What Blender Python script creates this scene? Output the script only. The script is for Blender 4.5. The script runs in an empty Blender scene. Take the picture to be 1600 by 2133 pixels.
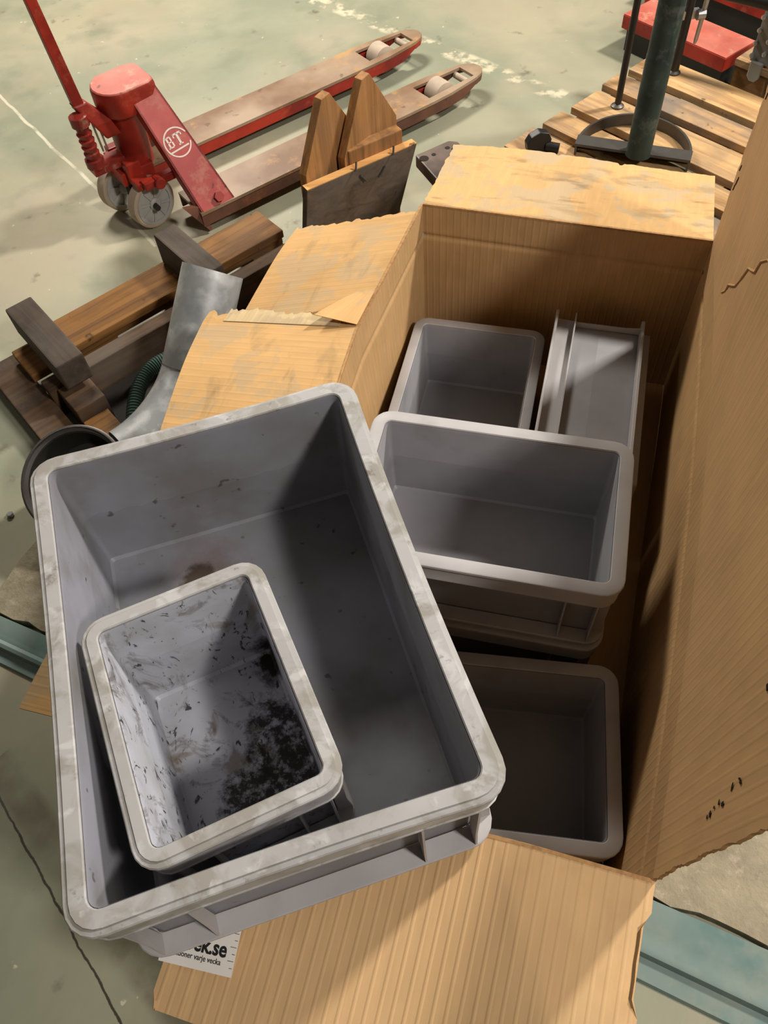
import bpy, bmesh, math, random
from mathutils import Vector, Matrix, noise as mnoise
random.seed(7)
S = bpy.context.scene
C = S.collection

# ------------------------------------------------------------------ camera, light, exposure
FPX, PITCH, ROLL, CAMZ = 1650.536, 0.978597, 0.10014, 1.986
fw = Vector((0, math.cos(PITCH), -math.sin(PITCH)))
rt = Vector((1, 0, 0))
dn = fw.cross(rt)
r2 = math.cos(ROLL) * rt + math.sin(ROLL) * dn
d2 = -math.sin(ROLL) * rt + math.cos(ROLL) * dn
cam = bpy.data.objects.new('camera', bpy.data.cameras.new('camera'))
C.objects.link(cam)
cam.data.sensor_fit = 'VERTICAL'
cam.data.sensor_height = 36
cam.data.sensor_width = 27
cam.data.lens = FPX / 2133 * 36
cam.data.clip_start = 0.02
M = Matrix((r2, -d2, -fw)).transposed().to_4x4()
M.translation = (0, 0, CAMZ)
cam.matrix_world = M
S.camera = cam

w = bpy.data.worlds.new('hall_air')
S.world = w
w.use_nodes = True
w.node_tree.nodes['Background'].inputs[0].default_value = (1.0, 0.95, 0.87, 1)
w.node_tree.nodes['Background'].inputs[1].default_value = 0.035


def lamp(name, loc, target, sx, sy, power, col):
    l = bpy.data.lights.new(name, 'AREA')
    l.shape = 'RECTANGLE'
    l.size, l.size_y = sx, sy
    l.energy = power
    l.color = col
    o = bpy.data.objects.new(name, l)
    C.objects.link(o)
    o.location = loc
    o.rotation_euler = (Vector(target) - Vector(loc)).to_track_quat('-Z', 'Y').to_euler()
    return o


lamp('ceiling_lamp_main', (4.6, 3.7, 5.4), (0.4, 1.3, 0.3), 0.45, 0.7, 700, (1.0, 0.95, 0.87))
lamp('ceiling_lamp_back', (-1.0, 5.6, 3.5), (-0.4, 4.0, 0), 1.4, 0.6, 300, (1.0, 0.94, 0.84))
lamp('ceiling_lamp_front', (3.0, -1.6, 4.8), (0.2, 1.0, 0), 0.6, 0.6, 290, (1.0, 0.95, 0.88))
lamp('ceiling_lamp_side', (-4.2, 2.6, 4.8), (0.4, 1.2, 0.4), 1.0, 1.0, 22, (1.0, 0.95, 0.88))
S.view_settings.view_transform = 'Standard'
S.view_settings.look = 'None'
S.view_settings.gamma = 1
S.view_settings.use_curve_mapping = False
S.view_settings.exposure = -0.42


# ------------------------------------------------------------------ materials
def lin(c):
    return tuple((x / 255 / 12.92 if x / 255 <= 0.04045 else ((x / 255 + 0.055) / 1.055) ** 2.4) for x in c) + (1,)


class NT:
    def __init__(self, name, rough=0.6, metal=0.0, coord='Object', spec=0.4):
        m = bpy.data.materials.new(name)
        m.use_nodes = True
        self.m, self.t = m, m.node_tree
        self.b = self.t.nodes['Principled BSDF']
        self.b.inputs['Roughness'].default_value = rough
        self.b.inputs['Metallic'].default_value = metal
        self.b.inputs['Specular IOR Level'].default_value = spec
        tc = self.t.nodes.new('ShaderNodeTexCoord')
        self.co = tc.outputs[coord]
        self.col = None

    def n(self, typ, **kw):
        x = self.t.nodes.new(typ)
        for k, v in kw.items():
            setattr(x, k, v)
        return x

    def link(self, a, b):
        self.t.links.new(a, b)

    def base(self, c):
        r = self.n('ShaderNodeRGB')
        r.outputs[0].default_value = lin(c)
        self.col = r.outputs[0]
        return self

    def mapped(self, scale=(1, 1, 1), loc=(0, 0, 0), rot=(0, 0, 0)):
        mp = self.n('ShaderNodeMapping')
        mp.inputs['Scale'].default_value = scale
        mp.inputs['Location'].default_value = loc
        mp.inputs['Rotation'].default_value = rot
        self.link(self.co, mp.inputs[0])
        return mp.outputs[0]

    def noise(self, scale, detail=4, rough=0.55, stretch=(1, 1, 1), seed=0.0, rot=(0, 0, 0), dist=0.0):
        nz = self.n('ShaderNodeTexNoise')
        nz.inputs['Scale'].default_value = scale
        nz.inputs['Detail'].default_value = detail
        nz.inputs['Roughness'].default_value = rough
        nz.inputs['Distortion'].default_value = dist
        self.link(self.mapped(stretch, (seed, seed * 1.7, seed * 0.6), rot), nz.inputs['Vector'])
        return nz.outputs['Fac']

    def ramp(self, v, lo, hi, amt=1.0):
        mr = self.n('ShaderNodeMapRange')
        mr.inputs['From Min'].default_value = lo
        mr.inputs['From Max'].default_value = hi
        mr.inputs['To Max'].default_value = amt
        self.link(v, mr.inputs['Value'])
        return mr.outputs[0]

    def math(self, op, a, b=None, c=None):
        x = self.n('ShaderNodeMath', operation=op)
        for i, q in enumerate((a, b, c)):
            if q is None:
                continue
            if isinstance(q, (int, float)):
                x.inputs[i].default_value = q
            else:
                self.link(q, x.inputs[i])
        return x.outputs[0]

    def mix(self, fac, c):
        mx = self.n('ShaderNodeMix', data_type='RGBA')
        self.link(fac, mx.inputs['Factor'])
        self.link(self.col, mx.inputs['A'])
        if isinstance(c, tuple):
            mx.inputs['B'].default_value = lin(c)
        else:
            self.link(c, mx.inputs['B'])
        self.col = mx.outputs['Result']
        return self

    def layer(self, c, scale, lo, hi, amt=1.0, **kw):
        return self.mix(self.ramp(self.noise(scale, **kw), lo, hi, amt), c)

    def blob(self, centre, radius, soft=0.5, wob=0.6, nscale=14, stretch=(1, 1, 1), seed=0.0):
        """a mask around a point of the thing, its border broken up by noise"""
        mp = self.n('ShaderNodeMapping')
        mp.inputs['Location'].default_value = [-centre[i] * stretch[i] for i in range(3)]
        mp.inputs['Scale'].default_value = stretch
        self.link(self.co, mp.inputs[0])
        ln = self.n('ShaderNodeVectorMath', operation='LENGTH')
        self.link(mp.outputs[0], ln.inputs[0])
        d = self.math('DIVIDE', ln.outputs['Value'], radius)
        nz = self.noise(nscale, detail=6, rough=0.7, seed=seed)
        d = self.math('ADD', d, self.math('MULTIPLY', self.math('SUBTRACT', nz, 0.5), wob * 4))
        return self.ramp(d, 1.0, 1.0 - soft)

    def line(self, p, q, width, wob=0.02, nscale=4, frag=None, fscale=12):
        """a mask along a segment p-q (xy), for cracks and worn paint"""
        d = (Vector(q) - Vector(p))
        L = d.length
        d /= L
        n = Vector((-d.y, d.x))

        def dotp(vec, off):
            vm = self.n('ShaderNodeVectorMath', operation='DOT_PRODUCT')
            self.link(self.co, vm.inputs[0])
            vm.inputs[1].default_value = (vec.x, vec.y, 0)
            return self.math('SUBTRACT', vm.outputs['Value'], off)
        a = dotp(n, n.dot(Vector(p)))
        nz = self.noise(nscale, detail=5, rough=0.6)
        a = self.math('ADD', a, self.math('MULTIPLY', self.math('SUBTRACT', nz, 0.5), wob))
        a = self.math('ABSOLUTE', a)
        m = self.ramp(a, width, width * 0.55)
        s = dotp(d, d.dot(Vector(p)))
        m = self.math('MULTIPLY', m, self.math('GREATER_THAN', s, 0.0))
        m = self.math('MULTIPLY', m, self.math('LESS_THAN', s, L))
        if frag:
            m = self.math('MULTIPLY', m, self.ramp(self.noise(fscale, detail=5, seed=3.3), frag[0], frag[1]))
        return m

    def bump(self, h, strength=0.3, dist=0.002):
        b = self.n('ShaderNodeBump')
        b.inputs['Strength'].default_value = strength
        b.inputs['Distance'].default_value = dist
        self.link(h, b.inputs['Height'])
        if self.b.inputs['Normal'].is_linked:
            self.link(self.b.inputs['Normal'].links[0].from_socket, b.inputs['Normal'])
        self.link(b.outputs[0], self.b.inputs['Normal'])
        return self

    def done(self):
        self.link(self.col, self.b.inputs['Base Color'])
        return self.m


def plain(name, c, rough=0.6, metal=0.0, var=(0.5, 12)):
    x = NT(name, rough, metal).base(c)
    d = tuple(int(k * 0.72) for k in c)
    x.layer(d, var[1], 0.42, 0.75, var[0])
    return x.done()


def plastic(name, base, rimdirt=False, amt=0.35):
    x = NT(name, 0.48, spec=0.35).base(base)
    x.layer(tuple(int(k * 0.88) for k in base), 5, 0.4, 0.7, 0.7)
    if rimdirt:
        x.layer((132, 127, 118), 15, 0.47, 0.60, 0.75, detail=5, rough=0.6, dist=0.6)
        x.layer((188, 186, 185), 20, 0.55, 0.64, 0.6, seed=5, dist=0.5)
        x.layer((96, 87, 76), 24, 0.61, 0.70, 0.7, seed=9, detail=6, rough=0.7)
    else:
        x.layer((96, 92, 84), 9, 0.55, 0.8, amt, seed=2)
    x.bump(x.noise(900, detail=1), 0.06, 0.0004)
    return x.done()


GREY = (146, 145, 149)
M_PL = plastic('grey_plastic', GREY)
M_PLR = plastic('grey_plastic_rim', (172, 168, 168), amt=0.25)
M_RIM = plastic('worn_plastic_rim', (164, 161, 160), True)


def large_shell():
    x = NT('soiled_plastic', 0.5, spec=0.35).base((138, 138, 147))
    x.layer((112, 110, 110), 4, 0.42, 0.66, 0.7)
    x.layer((96, 90, 80), 7, 0.52, 0.75, 0.55, seed=3, detail=6)
    x.mix(x.blob((-0.08, 0.27, 0.03), 0.11, 0.9, 0.5, 9, (1, 1.2, 0.5)), (120, 106, 104))
    x.mix(x.blob((-0.09, 0.245, 0.03), 0.045, 0.3, 0.45, 14, (1, 1, 0.4)), (72, 62, 54))
    x.layer((60, 52, 44), 34, 0.68, 0.74, 0.7, seed=8, detail=2)
    return x.done()


def small_shell():
    x = NT('oily_plastic', 0.42, spec=0.4).base((176, 177, 186))
    x.layer((140, 138, 138), 8, 0.45, 0.7, 0.6)
    x.layer((84, 76, 66), 14, 0.54, 0.66, 0.75, stretch=(1, 1, 0.6), seed=4, detail=7, rough=0.7, dist=1.2)
    x.layer((36, 33, 31), 24, 0.60, 0.64, 0.9, stretch=(1.4, 0.8, 0.7), seed=7, detail=5, rough=0.65, dist=2.0)
    x.layer((108, 92, 66), 9, 0.62, 0.70, 0.6, stretch=(1, 1, 0.5), seed=11, detail=6, dist=1.5)
    sp = x.ramp(x.noise(46, detail=6, rough=0.75, seed=3), 0.36, 0.52, 0.96)
    x.mix(x.math('MULTIPLY', x.blob((0.075, -0.03, 0.02), 0.075, 0.35, 0.42, 30, (1, 0.62, 0.8), 2.0), sp), (26, 20, 18))
    x.mix(x.math('MULTIPLY', x.blob((-0.01, -0.075, 0.02), 0.05, 0.3, 0.36, 34, (0.9, 1, 0.8), 5.0), sp), (30, 22, 18))
    x.mix(x.blob((0.10, 0.13, 0.04), 0.035, 0.4, 0.36, 30, (1, 0.7, 0.6), 6.0), (34, 28, 22))
    return x.done()


M_LS, M_SS = large_shell(), small_shell()


def cardboard(name, base, worn=0.0, flute=0.0205, grime=0.3, seed=0.0, ridge=0.6):
    """kraft board; UV is in metres, U across the flutes"""
    x = NT(name, 0.78, coord='UV', spec=0.2).base(base)
    d = tuple(int(k * 0.86) for k in base)
    x.layer(d, 3.5, 0.4, 0.7, 0.6, seed=seed)
    x.layer(tuple(min(255, int(k * 1.07)) for k in base), 60, 0.45, 0.7, 0.5, stretch=(1, 0.12, 1), seed=seed)
    if worn:
        x.layer((178, 156, 124), 7.5, 0.50, 0.56, worn, seed=seed + 2.3, detail=5, rough=0.6, dist=0.4)
        x.layer((150, 126, 92), 11, 0.56, 0.66, worn * 0.7, seed=seed + 6, stretch=(0.5, 1.4, 1), detail=6, dist=0.6)
        x.layer((116, 94, 68), 16, 0.63, 0.72, worn * 0.6, seed=seed + 8, stretch=(0.5, 1.2, 1), detail=6)
    x.layer((110, 82, 50), 5, 0.58, 0.8, grime, seed=seed + 4, detail=6)
    wv = x.n('ShaderNodeTexWave', wave_type='BANDS', bands_direction='X', wave_profile='SIN')
    wv.inputs['Scale'].default_value = 2 * math.pi / flute / 20.0
    wv.inputs['Distortion'].default_value = 0.12
    wv.inputs['Detail Scale'].default_value = 0.6
    x.link(x.mapped(), wv.inputs['Vector'])
    x.bump(x.ramp(wv.outputs['Fac'], 0.72, 1.0), ridge, 0.0016)
    x.bump(x.noise(300, detail=2, seed=1), 0.15, 0.0005)
    return x.done()


M_CB_IN = cardboard('kraft_board_inside', (186, 149, 104), grime=0.25, ridge=0.35, seed=1)
M_CB_REAR = cardboard('kraft_board_rear_flap', (200, 160, 108), worn=0.85, seed=3, ridge=0.12, grime=0.1)
M_CB_LEFT = cardboard('kraft_board_side_flap', (204, 162, 108), worn=0.55, seed=7, ridge=0.2, grime=0.3)
M_CB_FRONT = cardboard('kraft_board_front_flap', (202, 165, 120), seed=5, ridge=0.45, grime=0.25)
M_CB_RIGHT = cardboard('kraft_board_raised_flap', (194, 155, 110), seed=9, ridge=0.28, grime=0.2)
M_CB_EDGE = plain('torn_board_edge', (172, 130, 84), 0.9, var=(0.8, 90))
M_HOLE = plain('dark_hole', (38, 26, 16), 0.9)


def wood(name, base, dark, axis=0, seed=0.0, grey=0.0):
    x = NT(name, 0.75, spec=0.25).base(base)
    st = [26, 26, 26]
    st[axis] = 1.6
    x.layer(dark, 1.0, 0.40, 0.66, 0.85, stretch=tuple(st), seed=seed, detail=6, rough=0.65, dist=0.8)
    x.layer(dark, 5, 0.5, 0.75, 0.5, seed=seed + 3)
    if grey:
        x.layer((112, 104, 96), 4, 0.42, 0.62, grey, seed=seed + 5, detail=5)
    x.layer((44, 32, 22), 22, 0.68, 0.76, 0.8, seed=seed + 8, detail=3)
    x.bump(x.noise(1.0, stretch=tuple(st), seed=seed, detail=6, rough=0.65), 0.4, 0.002)
    return x.done()


M_W_PALE = wood('pale_pallet_wood', (204, 164, 112), (142, 106, 70), 0, 1, 0.5)
M_W_PALE2 = wood('grey_pallet_wood', (186, 148, 104), (124, 96, 68), 0, 6, 0.8)
M_W_BROWN = wood('weathered_brown_wood', (132, 92, 48), (78, 50, 26), 0, 2, 0.15)
M_W_DARK = wood('dark_brown_wood', (92, 70, 50), (54, 38, 26), 0, 4, 0.4)
M_W_DGREY = wood('dark_grey_beam', (74, 62, 52), (50, 42, 36), 1, 9, 0.3)
M_W_OR = wood('orange_bracket_wood', (168, 120, 70), (116, 78, 44), 2, 3, 0.15)
M_W_GREY = wood('grey_weathered_board', (110, 92, 76), (72, 60, 50), 0, 5, 0.5)
M_W_CUT = wood('fresh_cut_wood', (222, 170, 106), (186, 130, 74), 0, 8)


def paint(name, base, dark, wornc, worn=0.4, rough=0.45, sc=9):
    x = NT(name, rough).base(base)
    x.layer(dark, sc * 0.6, 0.38, 0.62, 0.85)
    x.layer(wornc, sc, 0.56, 0.66, worn, seed=4, detail=6, rough=0.7)
    x.layer((50, 34, 28), sc * 2.5, 0.66, 0.72, 0.7, seed=7, detail=4)
    return x.done()


M_RED = paint('red_enamel', (170, 48, 32), (112, 28, 20), (182, 92, 68), 0.4)
M_REDW = paint('worn_red_enamel', (180, 76, 68), (150, 50, 46), (176, 120, 96), 0.5)
M_REDT = paint('dusty_red_enamel', (190, 112, 96), (172, 84, 70), (196, 158, 132), 0.6)
M_FORK = paint('worn_steel_fork', (158, 136, 114), (112, 80, 54), (186, 140, 84), 0.7, 0.42, 4)
M_FORKS = paint('rusty_fork_side', (112, 72, 54), (70, 46, 38), (150, 86, 50), 0.5, 0.6, 7)
M_WHITE = plain('white_decal', (226, 206, 196), 0.6, var=(0.3, 60))
M_TYRE = plain('pale_nylon_tread', (178, 160, 140), 0.7)
M_HUB = plain('grey_wheel_hub', (168, 166, 160), 0.5, 0.0)
M_BLACK = plain('black_enamel', (34, 32, 31), 0.4)
M_STEEL = plain('dark_steel', (92, 88, 84), 0.45, 0.6)
M_DGREEN = paint('dark_green_enamel', (48, 58, 50), (32, 40, 36), (90, 92, 84), 0.5, 0.4, 14)
M_ZINC = None


def zinc():
    x = NT('galvanised_sheet', 0.40, 0.35).base((172, 174, 174))
    x.layer((212, 214, 214), 16, 0.48, 0.62, 0.7, detail=5)
    x.layer((128, 130, 132), 7, 0.5, 0.72, 0.8, seed=4)
    return x.done()


M_ZINC = zinc()
M_DUCT = plain('dark_duct_inside', (44, 42, 38), 0.6, 0.2)
M_BOLT = plain('zinc_bolt', (176, 176, 174), 0.35, 0.8)
M_PLATE = paint('oily_iron_plate', (104, 88, 78), (74, 60, 52), (120, 104, 90), 0.4, 0.5, 16)
M_HOSE = plain('teal_hose_rubber', (70, 92, 86), 0.5)
M_CONC = None


def concrete():
    x = NT('rough_concrete', 0.9, spec=0.2).base((158, 148, 126))
    x.layer((120, 112, 92), 6, 0.4, 0.68, 0.8, detail=7, rough=0.7)
    x.layer((196, 178, 160), 18, 0.55, 0.7, 0.6, seed=3, detail=6, rough=0.75)
    x.layer((70, 62, 50), 14, 0.64, 0.74, 0.7, seed=6, detail=6)
    x.bump(x.noise(40, detail=6, rough=0.7), 0.8, 0.006)
    return x.done()


M_CONC = concrete()


def teal():
    x = NT('worn_teal_paint', 0.55).base((112, 130, 124))
    x.layer((80, 112, 110), 5, 0.45, 0.6, 0.8)
    x.layer((134, 138, 124), 6, 0.5, 0.66, 0.7, seed=4, detail=6, rough=0.65)
    x.layer((60, 62, 56), 18, 0.66, 0.74, 0.7, seed=7)
    return x.done()


M_TEAL = teal()


def floor_mat():
    x = NT('worn_green_floor', 0.42, spec=0.35).base((134, 136, 116))
    x.layer((164, 156, 132), 0.9, 0.40, 0.62, 0.85, detail=6, rough=0.55, seed=1.5, dist=0.4)
    x.layer((160, 146, 126), 2.6, 0.50, 0.70, 0.6, detail=6, rough=0.6, seed=4, stretch=(1, 0.5, 1), rot=(0, 0, 0.5))
    x.layer((110, 118, 98), 3.2, 0.55, 0.72, 0.6, detail=6, seed=7)
    x.layer((92, 80, 66), 9, 0.66, 0.76, 0.7, detail=5, seed=9)
    x.layer((206, 196, 170), 22, 0.72, 0.76, 0.7, detail=4, seed=12)
    x.mix(x.line((-1.70, 4.05), (-0.80, 2.72), 0.009, 0.03, 5, (0.3, 0.5), 8), (192, 186, 164))
    x.mix(x.line((-0.1, 4.70), (1.0, 3.50), 0.055, 0.04, 5, (0.48, 0.60), 16), (192, 182, 156))
    x.mix(x.line((-1.06, 0.64), (-0.52, -0.12), 0.0036, 0.03, 7), (62, 58, 48))
    x.mix(x.line((-1.06, 0.69), (-0.42, -0.05), 0.05, 0.05, 5, (0.35, 0.6), 7), (112, 106, 88))
    x.bump(x.noise(30, detail=5), 0.15, 0.003)
    rg = x.ramp(x.noise(3, detail=5, seed=2), 0.35, 0.7)
    rr = x.math('MULTIPLY_ADD', rg, 0.25, 0.34)
    x.link(rr, x.b.inputs['Roughness'])
    return x.done()


M_FLOOR = floor_mat()


# ------------------------------------------------------------------ mesh helpers
class MB:
    def __init__(self):
        self.v, self.f, self.uv = [], [], None

    def add(self, verts, faces, mat=None):
        o = len(self.v)
        for p in verts:
            p = Vector(p)
            self.v.append(tuple(mat @ p if mat else p))
        self.f += [tuple(i + o for i in q) for q in faces]
        return self

    def box(self, lo, hi, mat=None, taper=None):
        x0, y0, z0 = lo
        x1, y1, z1 = hi
        V = [(x0, y0, z0), (x1, y0, z0), (x1, y1, z0), (x0, y1, z0), (x0, y0, z1), (x1, y0, z1), (x1, y1, z1), (x0, y1, z1)]
        return self.add(V, [(3, 2, 1, 0), (4, 5, 6, 7), (0, 1, 5, 4), (1, 2, 6, 5), (2, 3, 7, 6), (3, 0, 4, 7)], mat)

    def prism(self, poly, axis_vec, mat=None):
        """polygon of 3-D points pushed along a vector"""
        n = len(poly)
        a = [Vector(p) for p in poly]
        b = [p + Vector(axis_vec) for p in a]
        F = [tuple(range(n - 1, -1, -1)), tuple(range(n, 2 * n))]
        F += [(i, (i + 1) % n, n + (i + 1) % n, n + i) for i in range(n)]
        return self.add(a + b, F, mat)

    def rings(self, rings, cap=True, close=False, mat=None):
        n = len(rings[0])
        V = [p for r in rings for p in r]
        F = []
        m = len(rings)
        for k in range(m if close else m - 1):
            k2 = (k + 1) % m
            for i in range(n):
                j = (i + 1) % n
                F.append((k * n + i, k * n + j, k2 * n + j, k2 * n + i))
        if cap and not close:
            F.append(tuple(range(n - 1, -1, -1)))
            F.append(tuple((m - 1) * n + i for i in range(n)))
        return self.add(V, F, mat)

    def tube(self, path, rad, seg=14, cap=True):
        path = [Vector(p) for p in path]
        R = []
        up = None
        for i, p in enumerate(path):
            t = (path[min(i + 1, len(path) - 1)] - path[max(i - 1, 0)]).normalized()
            if up is None:
                up = t.orthogonal().normalized()
            up = (up - t * up.dot(t)).normalized()
            s = t.cross(up)
            r = rad[i] if isinstance(rad, (list, tuple)) else rad
            R.append([p + r * (math.cos(a) * up + math.sin(a) * s) for a in [2 * math.pi * q / seg for q in range(seg)]])
        return self.rings(R, cap)

    def build(self, name, mat, parent=None, smooth=None, bevel=0):
        me = bpy.data.meshes.new(name)
        me.from_pydata(self.v, [], self.f)
        bm = bmesh.new()
        bm.from_mesh(me)
        bmesh.ops.recalc_face_normals(bm, faces=bm.faces)
        if bevel:
            es = [e for e in bm.edges if len(e.link_faces) == 2 and e.calc_face_angle(0) > 0.5]
            bmesh.ops.bevel(bm, geom=es, offset=bevel, segments=2, profile=0.6, affect='EDGES', clamp_overlap=True)
        bm.to_mesh(me)
        bm.free()
        me.materials.append(mat)
        o = bpy.data.objects.new(name, me)
        C.objects.link(o)
        if parent:
            o.parent = parent
        if smooth:
            shade(me, smooth)
        return o


def shade(me, deg):
    bm = bmesh.new()
    bm.from_mesh(me)
    a = math.radians(deg)
    for f in bm.faces:
        f.smooth = True
    for e in bm.edges:
        e.smooth = len(e.link_faces) == 2 and e.calc_face_angle(0) < a
    bm.to_mesh(me)
    bm.free()


def thing(name, label, cat, loc=(0, 0, 0), rotz=0.0, group=None):
    o = bpy.data.objects.new(name, None)
    o.empty_display_size = 0.05
    C.objects.link(o)
    o.location = loc
    o.rotation_euler = (0, 0, rotz)
    return tag(o, label, cat, group)


def tag(o, label, cat, group=None):
    o['label'] = label
    o['category'] = cat
    if group:
        o['group'] = group
    return o


def struct(o, label=None):
    o['kind'] = 'structure'
    if label:
        o['label'] = label
    return o


# ------------------------------------------------------------------ setting: floor
mb = MB()
N = 30
X0, X1, Y0, Y1 = -6.5, 7.5, -4.5, 9.5
mb.add([(X0, Y0, 0), (X1, Y0, 0), (X1, Y1, 0), (X0, Y1, 0), (X0, Y0, -0.1), (X1, Y0, -0.1), (X1, Y1, -0.1), (X0, Y1, -0.1)],
       [(0, 1, 2, 3), (7, 6, 5, 4), (0, 4, 5, 1), (1, 5, 6, 2), (2, 6, 7, 3), (3, 7, 4, 0)])
struct(mb.build('floor', M_FLOOR), 'worn green painted concrete floor')
M_WALL = plain('hall_wall_paint', (104, 100, 92), 0.8, var=(0.3, 1.5))
HZ = 6.2
for nm, lo, hi in (('wall_left', (X0 - 0.2, Y0, 0), (X0, Y1, HZ)), ('wall_right', (X1, Y0, 0), (X1 + 0.2, Y1, HZ)),
                   ('wall_back', (X0, Y1, 0), (X1, Y1 + 0.2, HZ)), ('wall_front', (X0, Y0 - 0.2, 0), (X1, Y0, HZ)),
                   ('ceiling', (X0 - 0.2, Y0 - 0.2, HZ), (X1 + 0.2, Y1 + 0.2, HZ + 0.2))):
    struct(MB().box(lo, hi).build(nm, M_WALL))


# ------------------------------------------------------------------ euro boxes
def rrect(w, d, inset, rc, nseg=5, nside=10):
    """closed loop of a rounded rectangle w x d, pulled in by inset"""
    hx, hy = w / 2 - inset, d / 2 - inset
    r = max(rc - inset, 0.007)
    pts = []
    cs = [(hx - r, hy - r, 0), (-hx + r, hy - r, 90), (-hx + r, -hy + r, 180), (hx - r, -hy + r, 270)]
    for k, (cx, cy, a0) in enumerate(cs):
        for i in range(nseg + 1):
            a = math.radians(a0 + 90 * i / nseg)
            pts.append((cx + r * math.cos(a), cy + r * math.sin(a)))
        nx, ny, na = cs[(k + 1) % 4]
        a = math.radians(a0 + 90)
        p = Vector((cx + r * math.cos(a), cy + r * math.sin(a)))
        q = Vector((nx + r * math.cos(math.radians(na)), ny + r * math.sin(math.radians(na))))
        for i in range(1, nside):
            t = p.lerp(q, i / nside)
            pts.append((t.x, t.y))
    return pts


def eurobox(name, label, w, d, h, loc, rotz, rim=0.03, rc=0.046, lip=False, bow=0.0, shell_mat=None, rim_mat=None,
            ribs=(0.045, 0.125), floor=0.012, group=None, euler=None, dividers=False, rec=0.003):
    t = thing(name, label, 'crate', loc, rotz, group)
    if euler:
        t.rotation_euler = euler
    shell_mat = shell_mat or M_PL
    rim_mat = rim_mat or M_PLR

    def bend(x, y, z):
        k = max(0.0, (z / h - 0.25) / 0.75)
        bx = bow * k * (1 - (2 * y / d) ** 2) if abs(2 * y / d) < 1 else 0
        by = bow * 0.8 * k * (1 - (2 * x / w) ** 2) if abs(2 * x / w) < 1 else 0
        return (x - bx * (2 * x / w) ** 3, y - by * (2 * y / d) ** 3, z)

    def loop(ins, z):
        return [Vector(bend(x, y, z)) for x, y in rrect(w, d, ins, rc)]
    io = rim + 0.0035
    m = MB()
    rings = [loop(io + 0.008, 0), loop(io + 0.006, 0.02), loop(io + 0.003, 0.03), loop(io, h - 0.012),
             loop(rim + 0.001, h - 0.004), loop(rim + 0.004, h * 0.6), loop(rim + 0.011, floor + 0.006), loop(rim + 0.016, floor)]
    m.rings(rings, cap=True)
    m.build('shell', shell_mat, t, 35)
    m = MB()
    if lip:
        prof = [(rim, h - 0.002), (rim - 0.002, h), (0.0098, h), (0.0088, h - 0.0032), (0.0018, h - 0.004), (0, h - 0.006), (0, h - 0.010),
                (0.0030, h - 0.0105), (0.0060, h - 0.060), (0.0040, h - 0.061), (0.0040, h - 0.064), (rim + 0.002, h - 0.065)]
    else:
        prof = [(rim, h - 0.002), (rim - 0.002, h), (0.0035, h), (0.0008, h - 0.0015), (0, h - 0.004), (0, h - 0.008),
                (rec, h - 0.0085), (rec + 0.002, h - 0.055), (0.0045, h - 0.056), (0.0045, h - 0.060), (rim + 0.002, h - 0.061)]
    m.rings([loop(*p) for p in prof], close=True)
    m.build('rim', rim_mat, t, 30)
    m = MB()
    m.rings([loop(*p) for p in [(io + 0.001, 0.033), (0.006, 0.030), (0.004, 0.028), (0.004, 0.022), (io + 0.001, 0.020)]], close=True)
    m.build('base_flange', M_PLR, t, 30)
    # upright ribs beside the corners, in planes across each side
    th = 0.0035
    z0, z1 = 0.029, h - (0.064 if lip else 0.060)

    def rib(side, pos, top=0.012):
        m = MB()
        hd = (d if side in 'yY' else w) / 2
        sg = 1 if side in 'XY' else -1
        poly = [(hd - io + 0.0008, z0), (hd - 0.007, z0), (hd - 0.012, z0 + (z1 - z0) * 0.25), (hd - top, z1), (hd - io + 0.0008, z1)]
        if side in 'yY':
            m.prism([(pos - th / 2, sg * a, z) for a, z in poly], (th, 0, 0))
        else:
            m.prism([(sg * a, pos - th / 2, z) for a, z in poly], (0, th, 0))
        m.v = [bend(*p) for p in m.v]
        m.build('rib', M_PLR, t)
    for side in 'xXyY':
        span = (w if side in 'yY' else d) / 2
        for q in ribs:
            for sg in (-1, 1):
                rib(side, sg * (span - q), 0.012 if q == ribs[0] else 0.018)
    if dividers:
        for side in 'xXyY':
            span = (w if side in 'yY' else d) / 2
            hd = (d if side in 'yY' else w) / 2
            sg = 1 if side in 'XY' else -1
            for s2 in (-1, 1):
                m = MB()
                p = s2 * (span - 0.17)
                if side in 'yY':
                    m.box((p - 0.003, min(sg * (hd - 0.010), sg * (hd - 0.0035)), h - 0.046), (p + 0.003, max(sg * (hd - 0.010), sg * (hd - 0.0035)), h - 0.009))
                else:
                    m.box((min(sg * (hd - 0.010), sg * (hd - 0.0035)), p - 0.003, h - 0.046), (max(sg * (hd - 0.010), sg * (hd - 0.0035)), p + 0.003, h - 0.009))
                m.v = [bend(*q) for q in m.v]
                m.build('rib', M_PLR, t)
    return t


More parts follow.
